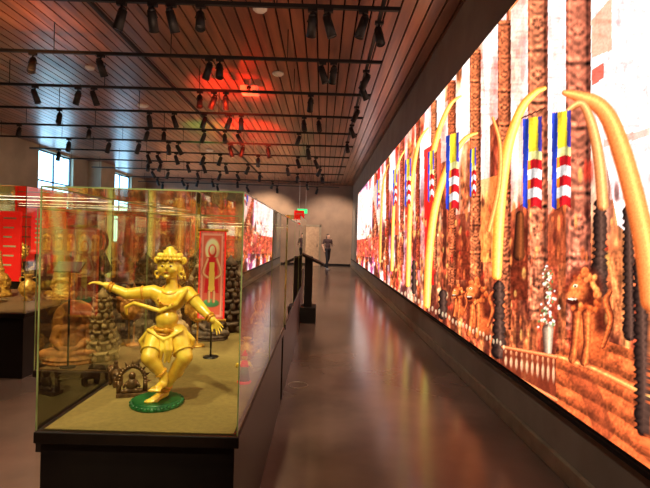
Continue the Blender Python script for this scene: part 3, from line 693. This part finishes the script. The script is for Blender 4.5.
sc_=bpy.data.objects.new('painted_scroll',me); COL.objects.link(sc_); sc_.location=(c0.x,3.05,c0.z)
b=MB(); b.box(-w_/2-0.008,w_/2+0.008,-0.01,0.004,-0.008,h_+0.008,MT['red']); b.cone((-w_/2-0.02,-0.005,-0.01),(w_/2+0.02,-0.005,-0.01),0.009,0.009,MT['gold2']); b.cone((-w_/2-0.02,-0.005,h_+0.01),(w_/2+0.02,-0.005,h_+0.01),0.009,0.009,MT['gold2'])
b.cone((0,0.015,ZD-c0.z),(0,0.015,h_*0.8),0.006,0.006,MT['black']); b.lathe([(0.05,0),(0.05,0.006),(0.01,0.01)],(0,0.015,ZD-c0.z),MT['black'],16); b.obj('scroll_stand',parent=sc_)
fx,fy=-0.40,2.55
b=MB(); b.lathe([(0.035,0),(0.038,0.01),(0.02,0.02)],(0,0,0),MT['red'],16); b.cone((0,0,0.015),(0,0,0.09),0.032,0.018,MT['green']); b.ell((0,0,0.10),(0.024,0.018,0.024),MT['red']); b.ell((0,0,0.14),(0.016,0.016,0.018),MT['gold']); b.cone((0,0,0.15),(0,0,0.18),0.018,0.002,MT['red'])
for s in (-1,1): b.chain([(s*0.022,0,0.11),(s*0.042,-0.01,0.09),(s*0.035,-0.03,0.11)],[0.009,0.007,0.006],MT['gold'])
b.obj('painted_figurine',loc=(fx,fy,ZD))
def label(x,y,z,rot=0,w=0.12,d=0.05,m='black'):
    b=MB(); b.box(-w/2,w/2,-d/2,d/2,0.012,0.018,MT[m],rot=Euler((0.35,0,0))); b.box(-w/2+0.01,w/2-0.01,-d/2+0.02,d/2,0,0.008,MT['matte'])
    o=b.obj('object_label',loc=(x,y,z)); o.rotation_euler=(0,0,rot); return o
label(-1.5,3.21,Z2)
b=MB(); b.box(-0.09,0.09,-0.006,0.006,0.64,0.74,MT['matte'],rot=Euler((-0.9,0,0))); b.cone((0,0.01,0),(0,0.01,0.69),0.007,0.007,MT['matte']); b.lathe([(0.05,0),(0.05,0.008),(0.01,0.012)],(0,0.01,0),MT['matte'],16); b.obj('label_stand',loc=(-1.72,3.22,Z2))
# board with small gilt plaques in the left-hand case
b=MB(); b.box(-0.42,0.42,-0.01,0.01,0.5,0.86,MT['deck2'])
for k in range(5):
    x=-0.33+k*0.165; b.box(x-0.055,x+0.055,-0.022,-0.011,0.56,0.74,MT['gold2'],bev=0.004); b.cone((x,-0.022,0.74),(x,-0.011,0.74),0.055,0.055,MT['gold2'],20); b.ell((x,-0.026,0.66),(0.03,0.012,0.06),MT['gold2']); b.ell((x,-0.028,0.74),(0.018,0.012,0.02),MT['gold2'])
for s in (-0.38,0.38): b.box(s-0.01,s+0.01,0.011,0.03,0,0.84,MT['black']); b.box(s-0.04,s+0.04,-0.03,0.06,0,0.01,MT['black'])
b.obj('gilt_plaque_board',loc=(-3.42,6.45,0.66))
def fill(x0,x1,y0,y1,z,n,keys,smin=0.8,smax=1.3):
    for k in range(n):
        put(random.choice(keys),x0+(x1-x0)*(k+0.5)/n,y0+(y1-y0)*(0.3+0.4*((k*7)%3)/2),z,random.uniform(-0.3,0.3),random.uniform(smin,smax))
K1=['deity_gold','buddha_gold','deity_terra','stupa_gold','vase_gold','buddha_stone','deity_stone','mask_gold','mask_terra']
K2=['deity_stoned','buddha_stoned','tower_stone','stupa_stone','deity_bronze','buddha_bronze','buddha_terra','mask_terra']
for k in range(6): put(random.choice(K1+K2),-0.72+random.uniform(-0.12,0.12),4.65+k*0.52,ZD,0.3,random.uniform(0.8,1.15))
fill(-4.6,-3.05,4.9,6.2,0.66,6,K1,0.7,1.1)
fill(-3.1,-2.0,7.6,8.8,0.7,5,K2,0.8,1.2)
fill(-6.0,-4.1,8.4,9.4,0.7,8,K1,0.8,1.2)
for k in range(5): put(random.choice(K2),-0.97,9.95+k*0.65,0.7,0.4,random.uniform(1,1.4))
fill(-4.5,-2.5,11.6,12.9,0.7,8,K1,0.8,1.2)
fill(-7.5,-5.3,13.3,14.5,0.7,8,K1,1.0,1.3)
for k in range(4): put(random.choice(K1),-1.75,15.6+k*0.8,0.7,0.4,random.uniform(1.1,1.5))
fill(-5.5,-3.5,17.2,18.2,0.7,6,K1,1.1,1.5)
for k in range(7): put(random.choice(K1),-8.85,10.9+k*0.7,0.7,0.8,random.uniform(1.0,1.5))
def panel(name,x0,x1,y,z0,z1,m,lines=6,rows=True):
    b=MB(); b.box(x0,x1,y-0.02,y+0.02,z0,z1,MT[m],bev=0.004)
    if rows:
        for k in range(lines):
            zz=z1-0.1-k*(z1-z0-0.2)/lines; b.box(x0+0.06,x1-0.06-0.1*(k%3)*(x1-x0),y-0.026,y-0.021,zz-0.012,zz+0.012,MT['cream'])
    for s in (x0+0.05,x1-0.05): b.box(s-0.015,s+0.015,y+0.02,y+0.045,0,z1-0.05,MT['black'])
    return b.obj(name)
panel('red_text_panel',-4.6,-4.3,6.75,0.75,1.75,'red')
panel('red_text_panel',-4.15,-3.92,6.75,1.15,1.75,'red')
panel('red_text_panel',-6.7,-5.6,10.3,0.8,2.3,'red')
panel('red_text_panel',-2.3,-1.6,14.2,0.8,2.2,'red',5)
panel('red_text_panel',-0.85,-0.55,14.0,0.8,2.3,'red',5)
def wallpaint(x0,x1,z0,z1,seed):
    nx,ny=50,60; gx,gy=np.meshgrid(np.linspace(0,50,nx),np.linspace(60,0,ny)); a=Art(gx.ravel(),gy.ravel())
    n=vnoise(a.U*0.25,a.V*0.25,seed); cc=[(215,150,90),(190,60,40),(240,205,150),(160,90,50)]
    a.c[:]=np.array(cc[seed%4])/255; a.c*=(0.6+0.7*n)[:,None]; a.mix(smooth(0.6,0.8,vnoise(a.U*0.4,a.V*0.3,seed+5)),(250,225,170))
    a.ellipse(25,28,12,18,cc[(seed+1)%4]); a.ellipse(25,15,6,7,(240,200,150))
    Pp=np.stack([x0+a.U/50*(x1-x0),np.full(len(a.U),YB-0.07),z0+(60-a.V)/60*(z1-z0)],1)
    o=bpy.data.objects.new('wall_painting',grid_mesh('wall_painting',Pp,nx,ny,np.clip(a.c,0,1),attrmat('wall_painting_%d'%seed))); COL.objects.link(o)
    b=MB(); b.box(x0-0.06,x1+0.06,YB-0.065,YB-0.002,z0-0.06,z1+0.06,MT['gold2']); b.obj('picture_frame',parent=o)
for i,x in enumerate(np.arange(-9.0,-1.6,1.25)): wallpaint(x,x+0.95,1.3,2.6,i)
# ------------------------------------------------------------------ kiosk stand in corridor
b=MB(); kx,ky=-0.19,8.2
b.box(kx-0.16,kx+0.12,ky-0.02,ky+0.45,0,0.28,MT['matte'],bev=0.01)
b.box(kx-0.10,kx+0.04,ky+0.12,ky+0.32,0.28,1.16,MT['matte'],bev=0.008)
b.box(kx-0.22,kx+0.26,ky-0.02,ky+0.45,1.10,1.14,MT['matte'],rot=Euler((0,0.42,0)),bev=0.008)
b.box(kx-0.17,kx+0.21,ky+0.03,ky+0.40,1.138,1.146,MT['stoned'],rot=Euler((0,0.42,0)))
b.obj('interactive_kiosk')
b=MB(); b.torus((-0.27,4.75,0.003),(0,0,1),0.1,0.004,MT['trim'],36,6); b.lathe([(0.095,0.0005),(0.095,0.002)],(-0.27,4.75,0),MT['floor'],32); o=b.obj('floor_outlet_cover'); o.location=(0.07,0,0)
# ------------------------------------------------------------------ lighting tracks & spotlights
rails=[5.0,6.5,8.0,9.5,11.0,12.5,14.2,16.0,18.0,20.6,22.5]
ZR=3.92
for d in rails:
    b=MB(); x1_=0.75; xa=XL+0.75; b.box(xa,x1_,d-0.02,d+0.02,ZR,ZR+0.04,MT['matte'])
    for x in np.arange(xa+0.3,x1_,1.6): b.cone((x,d,ZR+0.04),(x,d,H),0.006,0.006,MT['matte'],6)
    b.obj('lighting_track')
b=MB(); b.box(0.555,0.595,4.2,20,ZR+0.05,ZR+0.09,MT['matte']); b.box(-2.62,-2.58,4.2,20,ZR+0.05,ZR+0.09,MT['matte']); b.obj('lighting_track_spine')
def spotmesh(tilt,az):
    b=MB(); m=MT['matte']
    b.box(-0.045,0.045,-0.02,0.02,-0.03,0.0,m); b.cone((0,0,-0.03),(0,0,-0.09),0.011,0.011,m,8)
    d=Vector((math.sin(tilt)*math.cos(az),math.sin(tilt)*math.sin(az),-math.cos(tilt))); c=Vector((0,0,-0.13))
    b.cone(c-d*0.06,c+d*0.13,0.04,0.047,m,18); b.cone(c-d*0.085,c-d*0.06,0.026,0.034,m,18); b.cone(c+d*0.118,c+d*0.128,0.022,0.022,MT['lens'],18)
    b.torus(c+d*0.131,d,0.043,0.006,m,18,6)
    s=d.cross(Vector((0,0,1))).normalized()*0.047; b.cap(c+s,Vector((0,0,-0.085))+s*0.6,0.006,0.006,m); b.cap(c-s,Vector((0,0,-0.085))-s*0.6,0.006,0.006,m)
    return b.mesh('track_spotlight')
SM=[spotmesh(t,a) for t,a in ((0.5,1.2),(0.6,2.4),(0.35,0.4),(0.55,0.6),(0.7,1.7),(0.3,2.9),(0.45,5.0))]
rowpx={5.0:[121,152,171,200,312,328,363],6.5:[32,100,208,219,322,333],8.0:[35,78,94,200,214,226,311],9.5:[60,150,175,205,230,242,305,320],11:[20,90,148,165,205,226,240,300],12.5:[70,110,140,170,180,232,244,270,310],
 14.2:[60,150,160,178,205,222,260,300,318],16:[150,162,190,206,228,250,290,322],18:[155,170,200,222,240,262,300,325],20.6:[160,185,200,215,240,275,310],22.5:[165,190,220,250,280,320]}
for d,l in rowpx.items():
    for px_ in l:
        x=at(px_,30,d).x if d<6 else at(px_,90,d).x
        place(random.choice(SM),'track_spotlight',(x,d,ZR),0,1.1 if d<12 else 1.3)
for y in (5.35,6.9,7.4,8.8,10.2,12): place(random.choice(SM),'track_spotlight',(0.575,y,ZR+0.05),0,1.1)
for px_,py_,r in ((260,8,0.09),(278,73,0.10),(143,105,0.12),(90,67,0.08),(210,150,0.12)):
    rr=ray(px_,py_); t=(H-EYE)/rr.z; b=MB(); b.lathe([(r,0),(r,-0.02),(r*0.7,-0.045),(0.01,-0.05)],(0,0,0),MT['white'],24); b.obj('smoke_detector',loc=(rr.x*t,rr.y*t,H))
p=at(250,94,8.6); b=MB(); b.box(-0.16,0.16,-0.15,0.15,0,0.12,MT['white'],bev=0.015); b.cone((0,-0.15,0.06),(0,-0.18,0.06),0.04,0.035,MT['black']); b.cone((0,0,0.12),(0,0,H-p.z),0.02,0.02,MT['white']); b.obj('ceiling_projector',loc=p)
# ------------------------------------------------------------------ visitor
b=MB(); m=MT['matte']
b.ell((0,0,0.93),(0.16,0.11,0.12),m); b.ell((0,0,1.12),(0.135,0.095,0.14),m); b.ell((0,0.0,1.30),(0.17,0.10,0.13),m)
b.chain([(0,0,1.36),(0,-0.01,1.47)],[0.06,0.048],m); b.ell((0,-0.02,1.545),(0.072,0.09,0.105),m); b.ell((0,0.015,1.575),(0.082,0.092,0.09),m); b.cap((0,-0.10,1.54),(0,-0.115,1.52),0.010,0.014,m)
b.ell((0,0.06,1.52),(0.07,0.05,0.10),m)
b.chain([(-0.07,0,0.92),(-0.09,-0.13,0.50),(-0.09,-0.16,0.09)],[0.09,0.062,0.042],m); b.chain([(-0.09,-0.13,0.04),(-0.10,-0.33,0.035)],[0.042,0.034],m)
b.chain([(0.07,0,0.92),(0.09,0.08,0.50),(0.09,0.30,0.12)],[0.09,0.062,0.042],m); b.chain([(0.09,0.31,0.09),(0.09,0.17,0.035)],[0.042,0.034],m)
for s,ex,ey,wx,wy,wz in ((-1,-0.25,0.06,-0.25,-0.09,0.92),(1,0.25,0.02,0.16,-0.20,1.12)):
    e=Vector((ex,ey,1.12)); w=Vector((wx,wy,wz)); b.chain([(s*0.165,0,1.385),e,w],[0.055,0.043,0.028],m); hand(b,w,w-e,(0.0,-1,0.2),s,0.17,m)
me=bake(b.mesh('visitor'),0.012,1); me.materials.clear()
for mm in (pmat('skin',rgb(235,185,150),rgb(225,172,138),rough=0.5),pmat('shirt',rgb(96,72,68),rgb(84,62,60),rough=0.8),pmat('trousers',rgb(42,36,40),rough=0.8),pmat('hair',rgb(60,38,26),rough=0.6),pmat('shoes',rgb(200,190,180),rough=0.6)): me.materials.append(mm)
for f in me.polygons:
    c=f.center
    if c.z<0.075: i=4
    elif c.z<0.98 and abs(c.x)<0.20: i=2
    elif c.z>1.42: i=3 if (c.y>0.0 or c.z>1.60) else 0
    elif abs(c.x)>0.20 and c.z<1.18: i=0
    elif c.y<-0.13 and c.z<1.2: i=0
    else: i=1
    f.material_index=i
vx=at(328,240,22.5).x; place(me,'visitor',(vx,22.5,0),0.5,1.03)
# ------------------------------------------------------------------ lights
def spot(loc,tgt,e,col=(1,0.72,0.42),ang=40,blend=0.6,r=0.04,name='spot_lamp'):
    l=bpy.data.lights.new(name,'SPOT'); l.energy=e; l.color=col; l.spot_size=math.radians(ang); l.spot_blend=blend; l.shadow_soft_size=r
    o=bpy.data.objects.new(name,l); COL.objects.link(o); o.location=loc; d=Vector(tgt)-Vector(loc); o.rotation_euler=d.to_track_quat('-Z','Y').to_euler(); return o
Wc=(1,0.80,0.56)
spot((-0.45,0.2,3.7),(-0.74,2.2,1.05),430,(1,0.90,0.62),24)
spot((-1.4,1.2,3.7),(-0.75,2.3,1.0),240,(1,0.86,0.56),30)
spot((-0.8,3.0,3.7),(-0.8,2.9,0.7),80,(1,0.80,0.42),36)
spot((-1.5,2.0,3.7),(-1.5,3.5,0.9),300,Wc,30)
spot((-0.75,3.4,3.7),(-0.75,3.9,0.9),300,Wc,40)
spot((-0.6,1.6,3.7),(-0.65,3.2,1.2),240,Wc,22)
spot((-0.75,5.0,3.7),(-0.75,6.0,0.9),350,Wc,55)
spot((-3.8,3.6,3.7),(-3.8,5.6,1.0),800,Wc,45)
spot((-2.6,6.6,3.7),(-2.6,8.2,1.0),650,Wc,45)
spot((-5.0,7.2,3.7),(-5.0,8.9,1.0),800,Wc,50)
spot((-1.0,9.6,3.7),(-1.0,11.3,0.9),450,Wc,60)
spot((-3.5,10.4,3.7),(-3.5,12.2,1.0),850,Wc,50)
spot((-6.4,12.2,3.7),(-6.4,13.9,1.0),850,Wc,50)
spot((-8.0,11.5,3.7),(-8.9,13,1.2),800,Wc,80)
spot((-4.5,15.8,3.7),(-4.5,17.7,1.0),850,Wc,50)
spot((-1.7,14.6,3.7),(-1.8,16.6,1.0),600,Wc,60)
for x in (-8,-5.5,-3): spot((x,22.5,3.8),(x,25.5,1.9),850,Wc,75)
spot((0.5,22.5,3.8),(0.4,25.0,1.6),560,(1,0.82,0.64),90)
spot((-0.3,20.5,3.8),(0.3,22.6,1.0),320,(1,0.85,0.7),50)
for x,y in ((0.3,4.4),(0.3,7.0),(0.3,10.0),(0.2,13.0),(0.5,16.5),(-2.2,5.2)): spot((x,y,3.7),(x,y+0.2,0),150,(1,0.88,0.74),46,0.8)
spot((-2.3,3.0,3.7),(-2.4,3.2,0),420,(1,0.70,0.46),60,0.9); spot((-2.4,1.4,3.7),(-2.2,1.9,0),400,(1,0.70,0.46),60,0.9)
for y in (2.5,5.5,9,13,17.5): spot((-0.2,y,3.8),(XR,y+0.8,0.2),110,(1,0.88,0.72),50,0.9)  # wall wash added to brighten the wall below the screen
for x,y in ((-1.2,4.0),(-4.5,5.5),(-1.8,9.5),(-5.5,10.5),(-2.2,14.5),(-5.5,16),(-1.5,19.5)): spot((x,y,2.35),(x,y+1.2,H),75,(1,0.62,0.42),140,1.0,0.15,'ceiling_fill_light')  # unseen fill added above the cases to brighten the ceiling
spot((-1.75,7.0,2.3),(-1.8,9.0,H),4200,(1,0.035,0.008),36,1.0,0.1,'red_glow_helper')  # unseen lamp added to put a red glow on the ceiling
spot((-1.9,10.2,2.3),(-2.1,12.6,H),4500,(1,0.04,0.01),44,1.0,0.1,'red_glow_helper')  # another added lamp for the red ceiling glow
spot((-3.0,10.6,2.3),(-3.1,12.6,H),1100,(0.08,1,0.15),34,1.0,0.1,'green_glow_helper')  # added lamp with no visible source, tints the ceiling green
spot((-3.6,5.0,2.3),(-3.9,6.6,H),500,(1,0.35,0.08),40,1.0,0.1,'amber_glow_helper')  # added unseen source for the orange glow on the left ceiling
w=bpy.data.worlds.new('world'); scene.world=w; w.use_nodes=True; w.node_tree.nodes['Background'].inputs[0].default_value=(0.9,0.75,0.6,1); w.node_tree.nodes['Background'].inputs[1].default_value=0.15
